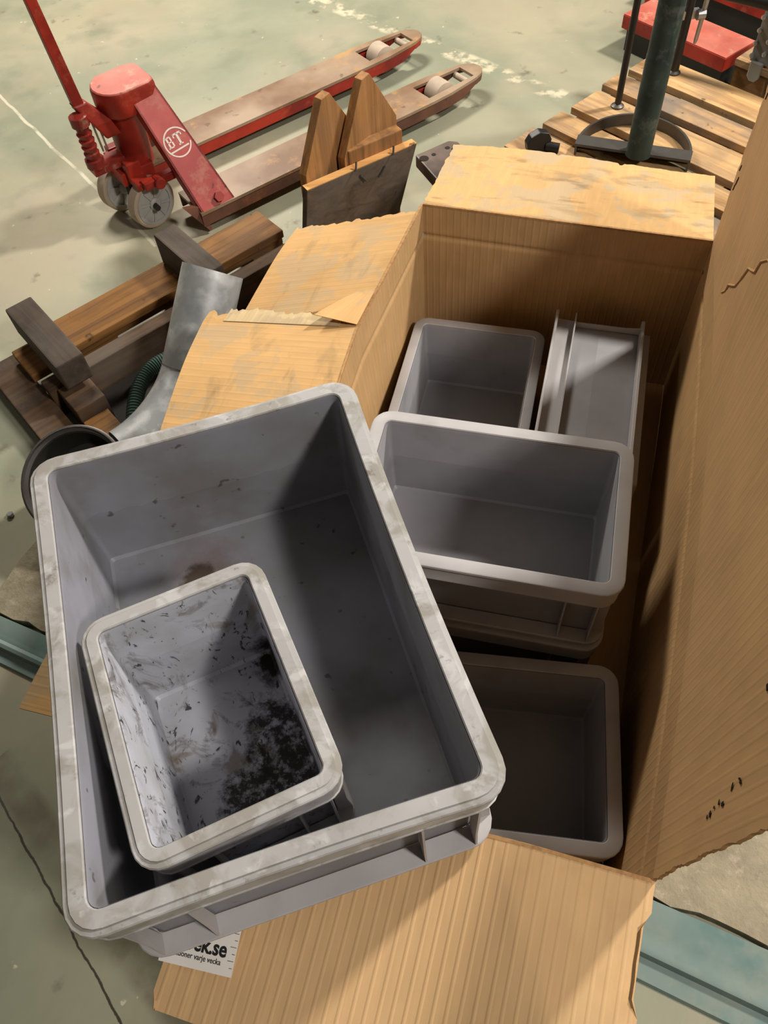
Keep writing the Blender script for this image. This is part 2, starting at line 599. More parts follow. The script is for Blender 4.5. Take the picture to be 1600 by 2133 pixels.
LARGE = eurobox('plastic_crate', 'large worn grey plastic crate on top of the cardboard box, holding the small crate', 0.60, 0.80, 0.318,
                (-0.241, 0.585, 0.590), math.atan2(.222, .975), rim=0.033, rc=0.052, lip=True, bow=0.009, shell_mat=M_LS, rim_mat=M_RIM,
                ribs=(0.045, 0.13), floor=0.020)
eurobox('plastic_crate', 'small grey plastic crate with black oily dirt inside, standing in the large crate', 0.30, 0.40, 0.278,
        (-0.289, 0.443, 0.6125), math.atan2(.329, .944), rim=0.027, rc=0.040, lip=True, shell_mat=M_SS, rim_mat=M_RIM, ribs=(0.035, 0.085))
eurobox('plastic_crate', 'clean grey plastic crate in the middle of the cardboard box, raised above the others', 0.60, 0.40, 0.262,
        (0.231, 0.973, 0.3022), math.atan2(-.305, .952), rim=0.031, rc=0.046, ribs=(0.04, 0.105))
eurobox('plastic_crate', 'grey plastic crate hidden under the raised middle crate, only its edge showing', 0.60, 0.40, 0.250,
        (0.231, 0.973, 0.0520), math.atan2(-.305, .952), rim=0.031, rc=0.046, ribs=(0.04, 0.105))
# rear crate: rear rim from (.161,1.841) to (.535,1.718) at z .305
ry = math.atan2(1.718 - 1.841, .535 - .161)
cx, cy = (.161 + .535) / 2, (1.841 + 1.718) / 2
eurobox('plastic_crate', 'grey plastic crate in the far left corner of the cardboard box, empty', 0.394, 0.560, 0.250,
        (cx + math.sin(ry) * 0.280, cy - math.cos(ry) * 0.280, 0.052), ry, rim=0.028, rc=0.042, ribs=(0.04, 0.105))
# near crate, right edge from (.485,.657) to (.398,.26)
ry = math.atan2(.657 - .26, .485 - .398) - math.pi / 2
ex, ey = (.485 + .398) / 2, (.657 + .26) / 2
eurobox('plastic_crate', 'shaded grey plastic crate low at the near end of the cardboard box', 0.594, 0.406, 0.250,
        (ex - math.cos(ry) * 0.297, ey - math.sin(ry) * 0.297, 0.052), ry, rim=0.030, rc=0.044, ribs=(0.04, 0.105))


# ------------------------------------------------------------------ cardboard box
A0 = Vector((0.197, 1.967, 0))
U = Vector((0.9343, -0.3563, 0)).normalized()
V = Vector((0.3563, 0.9343, 0)).normalized()
K = Vector((0, 0, 1))
WB, LB, ZT, ZB = 0.791, 1.605, 0.60, 0.0475


def bowl(s):       # the left wall leans out, most of all where its flap is torn
    s = max(0.0, min(LB, s))
    if s < 0.52:
        return 0.034 * s / 0.52
    if s < 0.9:
        return 0.034 - 0.022 * (s - 0.52) / 0.38
    return 0.012 * (LB - s) / (LB - 0.9)


def bowr(s):
    s = max(0, min(LB, s))
    return 0.028 * math.sin(math.pi * min(1, s / LB)) ** 0.8 if 0 < s < LB else 0


def panel(name, fn, ns, nt, mat, parent, thick=0.006, uvlen=(1, 1), rough=None, smooth=60):
    """fn(i/ns, j/nt) -> point; a sheet of real thickness, UV in metres"""
    me = bpy.data.meshes.new(name)
    P = [[Vector(fn(i / ns, j / nt)) for j in range(nt + 1)] for i in range(ns + 1)]

    def nrm(i, j):
        a = P[min(i + 1, ns)][j] - P[max(i - 1, 0)][j]
        b = P[i][min(j + 1, nt)] - P[i][max(j - 1, 0)]
        return a.cross(b).normalized()
    top = [P[i][j] for i in range(ns + 1) for j in range(nt + 1)]
    bot = [P[i][j] - nrm(i, j) * thick for i in range(ns + 1) for j in range(nt + 1)]
    n = len(top)
    ix = lambda i, j: i * (nt + 1) + j
    F, mats = [], []
    for i in range(ns):
        for j in range(nt):
            q = (ix(i, j), ix(i + 1, j), ix(i + 1, j + 1), ix(i, j + 1))
            F.append(q)
            mats.append(0)
            F.append(tuple(n + k for k in reversed(q)))
            mats.append(0)
    edge = [(ix(i, 0), ix(i + 1, 0)) for i in range(ns)] + [(ix(ns, j), ix(ns, j + 1)) for j in range(nt)] + \
           [(ix(i + 1, nt), ix(i, nt)) for i in reversed(range(ns))] + [(ix(0, j + 1), ix(0, j)) for j in reversed(range(nt))]
    for a, b in edge:
        F.append((b, a, n + a, n + b))
        mats.append(1)
    me.from_pydata([tuple(p) for p in top + bot], [], F)
    uv = me.uv_layers.new(name='UVMap')
    for poly in me.polygons:
        poly.material_index = mats[poly.index]
        for li in poly.loop_indices:
            k = me.loops[li].vertex_index % n
            uv.data[li].uv = ((k // (nt + 1)) / ns * uvlen[0], (k % (nt + 1)) / nt * uvlen[1])
    me.materials.append(mat)
    me.materials.append(M_CB_EDGE)
    me.update()
    o = bpy.data.objects.new(name, me)
    C.objects.link(o)
    o.parent = parent
    shade(me, smooth)
    return o


def jag(k, amp, seed=0):
    q = Vector((k * 22 + seed * 17.3, seed * 3.1, 0.5))
    return amp * (1.2 * mnoise.noise(q) + 0.9 * mnoise.noise(q * 3.1))


BOX = thing('cardboard_box', 'big open cardboard box with its flaps folded out, full of grey crates', 'cardboard box')


def sst(x):
    x = max(0.0, min(1.0, x))
    return x * x * (3 - 2 * x)


def sag_l(s):       # the left fold is pressed down under the large crate
    return 0.028 * sst((s - 0.62) / 0.35)


def sag_f(u):       # and so is the left end of the near fold
    return 0.028 * sst((0.62 - u) / 0.22)


def fold_l(s):
    return A0 - V * s - U * bowl(s) - K * sag_l(s)


def fold_r(s):
    return A0 + U * (WB + bowr(s)) - V * s


CR = 0.105          # height of the crease under the fold


def wallz(t):       # t 0 bottom..1 top
    return ZB + (ZT - ZB) * t


def dent(t):        # slight outward hinge at the crease line
    z = ZT - wallz(t)
    return 0.005 * max(0, 1 - abs(z - CR) / 0.010)


NSX, NTX = 40, 90
panel('wall_panel', lambda s, t: A0 + U * (WB * s) + K * wallz(t) + V * dent(t), 30, NTX, M_CB_IN, BOX, uvlen=(WB, ZT))
panel('wall_panel', lambda s, t: fold_r(LB * s) + K * wallz(t) + U * (dent(t) - 0.03 * (1 - t) * math.sin(math.pi * s)), NSX, NTX, M_CB_IN, BOX, uvlen=(LB, ZT))
panel('wall_panel', lambda s, t: A0 + U * (WB * (1 - s)) - V * LB + K * (wallz(t) - t * sag_f(WB * (1 - s))) - V * dent(t), 30, NTX, M_CB_IN, BOX, uvlen=(WB, ZT))
panel('wall_panel', lambda s, t: A0 - V * (LB * (1 - s)) - U * (bowl(LB * (1 - s)) * t) + K * (wallz(t) - t * sag_l(LB * (1 - s))) - U * dent(t), NSX, NTX, M_CB_IN, BOX, uvlen=(LB, ZT))
panel('bottom_panel', lambda s, t: A0 + U * (WB * s) - V * (LB * (1 - t)) + K * ZB, 8, 8, M_CB_IN, BOX, uvlen=(WB, LB))


def flapdir(out, deg):
    a = math.radians(deg)
    return out * math.cos(a) + K * math.sin(a)


TOP = K * ZT
FL = 0.395


# rear flap
def rear(s, t):
    tt = FL * t + (jag(s, 0.0035, 1) + (-0.012 if 0.405 < s < 0.425 or 0.645 < s < 0.662 else 0) if t > 0.98 else 0)
    e = 0.008 * math.sin(s * 5) * t
    p = A0 + U * (WB * s) + TOP + flapdir(V, -8) * tt + K * e
    if s < 0.01:
        p += U * jag(t, 0.004, 2)
    return p


panel('flap', rear, 120, 24, M_CB_REAR, BOX, uvlen=(WB, FL))['label'] = 'far flap, pale and scuffed'


# left flap: two pieces, torn apart across
SP = 0.498


def left_far(s, t):          # s runs towards the camera
    ss = 0.03 + (SP - 0.03) * s
    if s > 0.99:
        ss += jag(t, 0.012, 3)
    tt = 0.405 * t
    if t > 0.98:
        tt += 0.0
    if s < 0.01:
        ss += jag(t, 0.010, 4)
    return fold_l(ss) + TOP + flapdir(-U, -17 + 1 * s) * tt + K * (0.008 * math.sin(s * 6) * t - 0.010 * t * sst((s - 0.6) / 0.4))


def left_near(s, t):
    ss = SP + 0.006 + (LB - SP - 0.006) * s
    if s < 0.01:
        ss += jag(t, 0.012, 5) - 0.018 * t
    tt = (0.445 - 0.035 * min(1, s * 1.3)) * t
    al = -8.5 + 0.5 * s
    return fold_l(ss) + TOP + flapdir(-U, al) * tt + K * (0.006 * math.sin(s * 9) * t)


panel('flap', lambda s, t: left_far(1 - s, t), 40, 40, M_CB_LEFT, BOX, uvlen=(SP, FL))['label'] = 'far half of the torn left flap'
panel('flap', lambda s, t: left_near(1 - s, t), 60, 40, M_CB_LEFT, BOX, uvlen=(LB - SP, FL))['label'] = 'near half of the torn left flap'
# peeled scrap of liner curling at the tear
def scrap(s, t):
    ss = 0.385 + 0.128 * t
    p = fold_l(ss) + TOP + flapdir(-U, -13) * (0.004 + (0.03 + 0.085 * t ** 0.7) * s)
    return p + K * (0.004 + 0.030 * s * t + 0.006 * s)


panel('torn_liner', lambda s, t: scrap(1 - s, t), 10, 10, M_CB_LEFT, BOX, thick=0.0015, uvlen=(0.1, 0.1))


def scar(s, t):     # brown patch where the outer liner was ripped off, beside the tear
    tt = 0.075 + 0.20 * s
    half = 0.030 * math.sin(math.pi * s) ** 0.7 + 0.0015
    ss = SP - 0.010 - half * (1 - t) * 1.6 + jag(s, 0.004, 12) * (1 - t)
    f = (ss - 0.03) / (SP - 0.03)
    return left_far(min(0.985, f), tt / 0.405) + K * 0.0022


panel('torn_liner', lambda s, t: scar(1 - s, 1 - t), 24, 6, cardboard('ripped_board_core', (150, 112, 72), seed=4, ridge=0.8, flute=0.008), BOX, thick=0.001, uvlen=(0.2, 0.05))


def lip(s, t):      # pale ragged paper along the tear
    tt = 0.05 + 0.33 * s
    ss = SP + 0.008 - 0.022 * (1 - t) * (0.5 + 0.5 * math.sin(math.pi * s)) + jag(s, 0.007, 13) * (1 - t)
    p = left_near(max(0.0, (ss - SP - 0.006) / (LB - SP)) + 0.012 * t, tt / 0.44)
    return p + K * (0.002 - 0.004 * (1 - t)) + V * (0.022 * (1 - t))


panel('torn_liner', lambda s, t: lip(1 - s, 1 - t), 40, 4, cardboard('pale_torn_paper', (196, 172, 132), worn=0.8, seed=6, ridge=0.2), BOX, thick=0.001, uvlen=(0.3, 0.03))


# front flap
def front(s, t):             # s 0 at the right end
    u = 0.797 - (0.797 - 0.06) * s
    tt = 0.395 * t
    if s < 0.01:
        u += -0.012 * (0.15 < t < 0.5) + jag(t, 0.002, 6)
    if s > 0.99 and t > 0.95:
        u += 0.012
    return A0 + U * u - V * LB + TOP - K * sag_f(u) * (1 - 0.6 * t) + flapdir(-V, -12) * tt + K * (0.004 * math.sin(s * 8) * t)


panel('flap', front, 80, 16, M_CB_FRONT, BOX, uvlen=(0.74, 0.395))['label'] = 'near flap hanging outwards with ribbed surface'


# right flap, standing up
def right_f(s, t):
    ss = LB * s
    al = 90.5 - 5.5 * s
    tt = 0.455 * t
    if s < 0.01:
        ss += jag(t, 0.005, 8)
    if s > 0.99:
        ss += jag(t, 0.0028, 9)
    q = fold_r(ss) + TOP + flapdir(U, al) * tt
    return q + U * (0.006 * math.sin(ss * 7 + t * 2) * t)


RF = panel('flap', right_f, 80, 60, M_CB_RIGHT, BOX, uvlen=(LB, 0.455))
RF['label'] = 'right flap standing upright, creased and pierced'


def on_right(s, t, off=0.001):
    p = right_f(s, t)
    return p - U * off


# crease lines and punctures in the raised flap
m = MB()
rnd = random.Random(4)
pts = []
for i in range(15):
    k = i / 14
    ss = 0.285 + (0.60 - 0.285) * k + rnd.uniform(-0.012, 0.012)
    pts.append(right_f(ss / LB, 0.16 + 0.80 * k + rnd.uniform(-0.02, 0.02)) - U * 0.001)
m.tube(pts, [0.0012 + 0.0022 * rnd.random() for _ in pts], 6)
m.build('crease', M_CB_RIGHT, BOX, 60)


def puncture(s, t, n, spread):
    m = MB()
    for i in range(n):
        c = on_right(s + rnd.uniform(-1, 1) * spread * 0.35, t + rnd.uniform(-1, 1) * spread * 3.0, 0.0012)
        ra, rb = rnd.uniform(0.003, 0.007), rnd.uniform(0.002, 0.004)
        a0 = rnd.uniform(0, 3)
        poly = []
        for q in range(7):
            a = q * 2 * math.pi / 7
            x, y = ra * math.cos(a) * rnd.uniform(.6, 1.2), rb * math.sin(a) * rnd.uniform(.6, 1.2)
            poly.append(c - V * (x * math.cos(a0) - y * math.sin(a0)) + K * (x * math.sin(a0) + y * math.cos(a0)))
        m.prism(poly, -U * 0.0008)
    m.build('puncture', M_HOLE, BOX)


puncture(1.549 / LB, 0.52, 4, 0.012)
puncture(1.545 / LB, 0.60, 2, 0.008)
puncture(1.528 / LB, 0.70, 3, 0.010)
puncture(1.43 / LB, 0.88, 4, 0.010)
for s_, t_ in ((0.012, 0.36), (0.018, 0.42), (0.010, 0.47), (0.014, 0.86), (0.016, 0.40)):
    m = MB()
    a = on_right(s_, t_)
    b = on_right(s_ + 0.002, t_ + 0.035)
    m.tube([a, b], 0.0012, 5)
    m.build('puncture', M_HOLE, BOX)

# ------------------------------------------------------------------ crate lying on its side in the box
TR = eurobox('plastic_crate', 'grey plastic crate lying on its side by the right wall of the cardboard box', 0.614, 0.328, 0.272,
             (0, 0, 0), 0, rim=0.026, rc=0.03, ribs=(0.05,), rec=0.0245)


# ------------------------------------------------------------------ paper slip on the near flap
def fpt(u, t, off=0.0):
    n = flapdir(-V, -12)
    up = U.cross(n)
    if up.z < 0:
        up = -up
    return A0 + U * u - V * LB + TOP + n * t + up * off


def paper_frame():
    o = fpt(0.181, 0.317, 0.006)
    ex = (fpt(0.181, 0.317) - fpt(0.086, 0.3245)).normalized()     # to the right along the lower edge
    n = flapdir(-V, -12)
    up = U.cross(n)
    if up.z < 0:
        up = -up
    ey = up.cross(ex)
    if ey.dot(V) < 0:
        ey = -ey
    return o, ex, ey, ex.cross(ey)


po, pex, pey, pn = paper_frame()
PAPER = bpy.data.objects.new('paper_slip', None)
C.objects.link(PAPER)
mw = Matrix((pex, pey, pn)).transposed().to_4x4()
mw.translation = po
PAPER.matrix_world = mw
tag(PAPER, 'white printed paper slip with ruler marks lying on the near cardboard flap', 'paper')
m = MB()
m.box((-0.125, 0, 0), (0, 0.10, 0.0004))
m.build('sheet', plain('white_paper', (226, 220, 214), 0.8, var=(0.1, 8)), PAPER)
M_INK = plain('black_ink', (30, 28, 28), 0.7)


def text(body, name, size, loc, parent, mat, depth=0.0003, bold=0.0, align='RIGHT', sx=1.0):
    cu = bpy.data.curves.new(name, 'FONT')
    cu.body = body
    cu.size = size
    cu.align_x = align
    cu.extrude = depth
    cu.offset = bold
    cu.resolution_u = 3
    tmp = bpy.data.objects.new(name, cu)
    C.objects.link(tmp)
    bpy.context.view_layer.update()
    me = bpy.data.meshes.new_from_object(tmp.evaluated_get(bpy.context.evaluated_depsgraph_get()))
    bpy.data.objects.remove(tmp)
    me.materials.clear()
    me.materials.append(mat)
    o = bpy.data.objects.new(name, me)
    C.objects.link(o)
    o.parent = parent
    o.location = loc
    o.scale = (sx, 1, 1)
    return o


text('tovek.se', 'lettering', 0.032, (-0.016, 0.026, 0.0006), PAPER, M_INK, bold=0.0009, sx=0.86)
text('Auktioner varje vecka', 'lettering', 0.0118, (-0.022, 0.0135, 0.0006), PAPER, M_INK, bold=0.0001, sx=0.86)
for i in range(9):
    m = MB()
    L = 0.010 if i % 2 else 0.005
    y = 0.012 + i * 0.010
    m.box((-0.002 - L, y, 0.0003), (-0.002, y + 0.0008, 0.0007))
    m.build('ruler_mark', M_INK, PAPER)

# place the crate on its side: mesh frame x=length, y=width, z=height(opening)
# opening looks to -u, the long side panel looks up
def place_side(o, p_rear_rim_top, along, toward):
    """p: top rear corner of the rim; along: rear->front direction; toward: direction from the rim to the base"""
    X = along.normalized()
    Zl = -toward.normalized()
    Yl = Zl.cross(X)
    if Yl.z < 0:
        X = X
        Yl = -Yl
        X = Yl.cross(Zl)
    mw = Matrix((X, Yl, Zl)).transposed().to_4x4()
    sgn = 1 if X.dot(along) > 0 else -1
    corner = mw.to_3x3() @ Vector((-sgn * 0.614 / 2, 0.328 / 2, 0.272))
    mw.translation = Vector(p_rear_rim_top) - corner
    o.matrix_world = mw


along = Vector((math.cos(math.radians(-108.7)), math.sin(math.radians(-108.7)), 0))
toward = Vector((-along.y, along.x, 0))
if toward.dot(U) < 0:
    toward = -toward
place_side(TR, (0.5625, 1.741, 0.382), along, toward)

# ------------------------------------------------------------------ concrete plinth and teal edge under the box
m = MB()
poly = [(-1.15, 1.13), (-0.96, 1.47), (-0.62, 1.62), (0.05, 2.05), (1.15, 1.75), (1.70, -0.42)]
fr = random.Random(11)
out = []
for i, p in enumerate(poly):
    q = poly[(i + 1) % len(poly)]
    n = max(2, int((Vector(q) - Vector(p)).length / 0.05))
    for k in range(n):
        t = Vector(p).lerp(Vector(q), k / n)
        out.append((t.x + fr.uniform(-.008, .008), t.y + fr.uniform(-.008, .008), 0.0))
m.prism(out, (0, 0, 0.040))
PL = m.build('concrete_plinth', M_CONC)
tag(PL, 'rough concrete slab under the cardboard box', 'slab')
d = Vector((1.70 + 1.15, -0.42 - 1.13, 0)).normalized()
nrm_ = Vector((d.y, -d.x, 0))
if nrm_.y > 0:
    nrm_ = -nrm_
o0 = Vector((-1.15, 1.13, 0)) + nrm_ * 0.012
prof = [(0, 0.0), (0, 0.041), (0.055, 0.036), (0.075, 0.030), (0.088, 0.034), (0.100, 0.030), (0.106, 0.012), (0.145, 0.008), (0.150, 0.0)]
m = MB()
m.rings([[o0 + d * s + nrm_ * (a * (0.72 + 0.18 * s)) + K * z for a, z in prof] for s in (0, 0.6, 1.2, 1.8, 2.4, 3.2)])
tag(m.build('teal_floor_rail', M_TEAL, None, 40), 'worn teal painted steel rail along the edge of the concrete slab', 'rail')

# ------------------------------------------------------------------ hand pallet truck
TT = Vector((0.685, 3.574, 0))
TYAW = 0.5698
TRK = thing('pallet_truck', 'red hand pallet truck with worn forks standing on the green floor', 'pallet truck', TT, TYAW)
TW, FW_, FH = 0.625, 0.188, 0.100


def fork(y0, sidemat):
    ctrl = [(-0.075, 0.026), (-0.035, 0.040), (-0.008, 0.064), (0.0, 0.094), (-0.008, 0.124), (-0.035, 0.148), (-0.075, 0.162)]
    m = MB()
    z0, z1 = FH - 0.012, FH

    def pr(mm, poly, za, zb):
        mm.prism([(x, y + y0, za) for x, y in poly], (0, 0, zb - za))
    pr(m, [(-1.52, 0), (-0.34, 0), (-0.34, 0.188), (-1.52, 0.188)], z0, z1)
    pr(m, [(-0.34, 0), (-0.24, 0.004), (-0.075, 0.026), (-0.075, 0.046), (-0.34, 0.036)], z0, z1)
    pr(m, [(-0.34, 0.152), (-0.075, 0.142), (-0.075, 0.162), (-0.24, 0.184), (-0.34, 0.188)], z0, z1)
    pr(m, ctrl, z0, z1)
    f = m.build('fork', M_FORK, TRK)
    m = MB()
    za, zb = 0.040, z0 + 0.001
    for ya in (0.002, 0.178):
        m.box((-1.52, ya + y0, za), (-0.33, ya + 0.008 + y0, zb))
        k = 1 if ya < 0.09 else -1
        m.prism([(-0.33, ya + y0, za), (-0.33, ya + y0, zb), (-0.24, ya + k * .003 + y0, zb), (-0.24, ya + k * .003 + y0, za)], (0, 0.008, 0))
        m.prism([(-0.24, ya + k * .003 + y0, za), (-0.24, ya + k * .003 + y0, zb), (-0.075, ya + k * .024 + y0, zb), (-0.075, ya + k * .024 + y0, zb - 0.018), (-0.16, ya + k * .013 + y0, za)], (0, 0.008, 0))
    ring = [(x, y + y0) for x, y in ctrl]
    for i in range(len(ring) - 1):
        (ax, ay), (bx, by) = ring[i], ring[i + 1]
        c = Vector((-0.09, 0.094 + y0, 0))
        pa, pb = Vector((ax, ay, 0)), Vector((bx, by, 0))
        ia, ib = pa.lerp(c, 0.1), pb.lerp(c, 0.1)
        m.prism([pa + K * (zb - 0.022), pb + K * (zb - 0.022), ib + K * (zb - 0.022), ia + K * (zb - 0.022)], (0, 0, 0.022))
    m.build('fork_side', sidemat, f)
    m = MB()
    yc = y0 + 0.094
    m.tube([(-0.235, yc - 0.048, 0.060), (-0.235, yc - 0.038, 0.060), (-0.235, yc + 0.038, 0.060), (-0.235, yc + 0.048, 0.060)], [0.044, 0.059, 0.059, 0.044], 24)
    m.build('load_roller', M_TYRE, TRK, 40)
    m = MB()
    m.tube([(-0.10, yc - 0.05, 0.074), (-0.10, yc + 0.05, 0.074)], 0.014, 12)
    m.build('entry_roller', M_TYRE, TRK, 40)
    m = MB()
    for ya in (0.030, 0.146):
        m.prism([(-0.42, ya + y0, 0.060), (-0.36, ya + y0, 0.022), (-0.16, ya + y0, 0.030), (-0.15, ya + y0, 0.07), (-0.42, ya + y0, 0.085)], (0, 0.012, 0))
    m.build('roller_bracket', M_RED, TRK)


fork(0.0, M_FORKS)
fork(TW - FW_, M_RED)


def leg(sign):
    yb = 0.0 if sign > 0 else TW
    yt = 0.262 if sign > 0 else TW - 0.262
    A, B = Vector((-1.512, yb, 0.092)), Vector((-1.362, yb, 0.092))
    Ct, D = Vector((-1.462, yt, 0.492)), Vector((-1.572, yt, 0.492))
    nn = (B - A).cross(D - A).normalized()
    if nn.y * sign > 0:
        nn = -nn
    m = MB()
    m.prism([A, B, Ct, D], -nn * 0.012)
    # folded edges of the channel
    for P, Q in ((A, D), (B, Ct)):
        e = (A - B).normalized() if P is A else (B - A).normalized()
        m.prism([P, Q, Q - e * 0.008, P - e * 0.008], -nn * 0.05)
    o = m.build('leg_plate', M_REDW, TRK)
    return A, B, Ct, D, nn, o


LA, LBp, LC, LD, LN, LEG = leg(1)
leg(-1)


def lp(s, t, off=0.0):      # s across, t up the plate
    return (LA.lerp(LBp, s)).lerp(LD.lerp(LC, s), t) + LN * off


m = MB()
m.tube([lp(0.62, 0.075, 0.0), lp(0.62, 0.075, 0.018)], 0.020, 6)
m.build('bolt', M_RED, LEG)
# round emblem with two letters
ec = lp(0.52, 0.56)
ex = (lp(1, 0.56) - lp(0, 0.56)).normalized()
ey = LN.cross(ex)
if ey.z < 0:
    ey = -ey
ca, sa = math.cos(0.10), math.sin(0.10)
exr, eyr = ex * ca + ey * sa, -ex * sa + ey * ca


def eb(x, y, off=0.0006):
    return ec + exr * x + eyr * y + LN * off


RE = 0.054
m = MB()
ri, ro = RE * 0.90, RE
arc = [math.radians(20 + 322 * i / 40) for i in range(41)]
for a0, a1 in zip(arc[:-1], arc[1:]):
    m.prism([eb(ri * math.cos(a0), ri * math.sin(a0)), eb(ro * math.cos(a0), ro * math.sin(a0)), eb(ro * math.cos(a1), ro * math.sin(a1)), eb(ri * math.cos(a1), ri * math.sin(a1))], LN * 0.0006)
m.build('emblem_ring', M_WHITE, LEG)


def strokes(rects, ox, oy, sc, name='emblem_letter'):
    m = MB()
    for x0, y0, x1, y1 in rects:
        m.prism([eb(ox + x0 * sc, oy + y0 * sc), eb(ox + x1 * sc, oy + y0 * sc), eb(ox + x1 * sc, oy + y1 * sc), eb(ox + x0 * sc, oy + y1 * sc)], LN * 0.0006)
    return m


mB = strokes([(0, 0, 1.1, .22), (0, 1.78, 1.1, 2), (.2, 0, .55, 2), (.2, .92, 1.05, 1.12), (1.0, .15, 1.32, .95), (.95, 1.1, 1.24, 1.85)], -0.041, -0.010, 0.0205)
mB.build('emblem_letter', M_WHITE, LEG)
mT = strokes([(0, 1.72, 1.7, 2), (0, 1.35, .22, 2), (1.48, 1.35, 1.7, 2), (.66, 0, 1.04, 2), (.42, 0, 1.28, .22)], -0.007, -0.013, 0.0220)
mT.build('emblem_letter', M_WHITE, LEG)
mU = strokes([(-2.6, -0.1, 2.4, .26)], -0.001, -0.025, 0.0160)
mU.build('emblem_bar', M_WHITE, LEG)
# head cap
HC = Vector((-1.56, TW / 2 + 0.02, 0))
prof = []
for i in range(20):
    a = 2 * math.pi * i / 20
    # long stadium along x, blunt towards the forks
    x = 0.085 * math.cos(a) + (0.050 if math.cos(a) > 0 else -0.030)
    y = 0.095 * math.sin(a)
    if math.cos(a) > 0.3:
        x = min(x, 0.105)
    prof.append((x, y))
m = MB()
m.rings([[HC + Vector((x * k, y * k, z)) for x, y in prof] for k, z in ((0.97, 0.418), (1.0, 0.425), (1.0, 0.496), (0.97, 0.504))])
m.build('head_cap', M_RED, TRK, 40)
m = MB()
m.rings([[HC + Vector((x * k, y * k, z)) for x, y in prof] for k, z in ((0.965, 0.5035), (0.965, 0.5065), (0.93, 0.510))])
m.build('head_cap_top', M_REDT, TRK, 40)
m = MB()
pc = HC + Vector((-0.03, 0, 0))
m.tube([pc + K * z for z in (0.20, 0.205, 0.40, 0.405, 0.425)], [0.060, 0.066, 0.066, 0.070, 0.070], 22)
m.build('pump_cylinder', M_RED, TRK, 40)
m = MB()
m.box((-1.70, 0.25, 0.17), (-1.56, 0.40, 0.225))
m.box((-1.68, 0.22, 0.20), (-1.62, 0.27, 0.27))
m.box((-1.64, 0.345, 0.215), (-1.575, 0.375, 0.33))
m.build('pump_body', M_RED, TRK, None, 0.006)
m = MB()
m.box((-1.66, 0.135, 0.192), (-1.44, 0.175, 0.222))
m.box((-1.66, 0.45, 0.192), (-1.44, 0.49, 0.222))
m.box((-1.68, 0.16, 0.188), (-1.62, 0.46, 0.215))
m.tube([(-1.60, 0.118, 0.207), (-1.60, 0.16, 0.207)], 0.022, 14)
m.build('axle_linkage', M_RED, TRK, None, 0.004)
m = MB()
m.tube([(-1.632, 0.15, 0.099), (-1.632, 0.27, 0.099)], 0.012, 10)
m.box((-1.675, 0.285, 0.085), (-1.62, 0.335, 0.19))
m.build('wheel_fork', M_BLACK, TRK)
m = MB()
m.prism([(-1.575, 0.02, 0.135), (-1.515, 0.02, 0.120), (-1.490, 0.0, 0.018), (-1.502, 0.0, 0.014)], (0, 0.02, 0))
m.build('toe_plate', M_FORKS, TRK)
# handle
hb = Vector((-1.735, TW / 2, 0.36))
ht = Vector((-1.785, TW / 2, 1.12))
m = MB()
mid = hb.lerp(ht, 0.16)
m.rings([[p + Vector((sx * a, sy * b, 0)) for sx, sy in ((-1, -1), (1, -1), (1, 1), (-1, 1))] for p, a, b in
         ((mid, 0.020, 0.017), (ht, 0.017, 0.015))])
m.build('handle_bar', M_RED, TRK, None, 0.003)
m = MB()
m.rings([[p + Vector((sx * a, sy * b, 0)) for sx, sy in ((-1, -1), (1, -1), (1, 1), (-1, 1))] for p, a, b in
         ((hb + Vector((0.07, 0, 0)), 0.030, 0.042), (hb + Vector((0.045, 0, 0.06)), 0.034, 0.040), (mid + K * 0.02, 0.025, 0.022))])
m.build('handle_yoke', M_RED, TRK, None, 0.006)
m = MB()
lo = [ht + Vector((0, 0.02 * s, 0)) for s in (0,)]
loop = [ht, ht + Vector((-.005, -.10, .05)), ht + Vector((-.01, -.11, .16)), ht + Vector((-.012, 0, .20)), ht + Vector((-.01, .11, .16)), ht + Vector((-.005, .10, .05)), ht]
m.tube(loop, 0.014, 10)
m.build('handle_grip', M_RED, TRK, 50)
m = MB()
sp0 = Vector((-1.765, 0.29, 0.095))
m.tube([sp0 + K * z for z in (0.175, 0.18, 0.21, 0.212, 0.235, 0.238, 0.26, 0.262, 0.285, 0.288, 0.31, 0.312, 0.335, 0.34, 0.375, 0.38)],
       [0.02, 0.036, 0.036, 0.026, 0.030, 0.022, 0.030, 0.022, 0.030, 0.022, 0.030, 0.022, 0.026, 0.034, 0.034, 0.02], 14)
m.box((-1.79, 0.26, 0.25), (-1.66, 0.32, 0.285))
m.build('spring_unit', paint('greasy_red_enamel', (140, 42, 32), (84, 28, 24), (150, 120, 100), 0.5, 0.4, 16), TRK, 50)
m = MB()
for dx in (0, 0.018):
    m.tube([sp0 + Vector((0.045 + dx, 0, 0.22)), sp0 + Vector((0.04 + dx, 0, 0.36))], 0.004, 8)
m.build('chrome_rod', M_BOLT, TRK, 50)


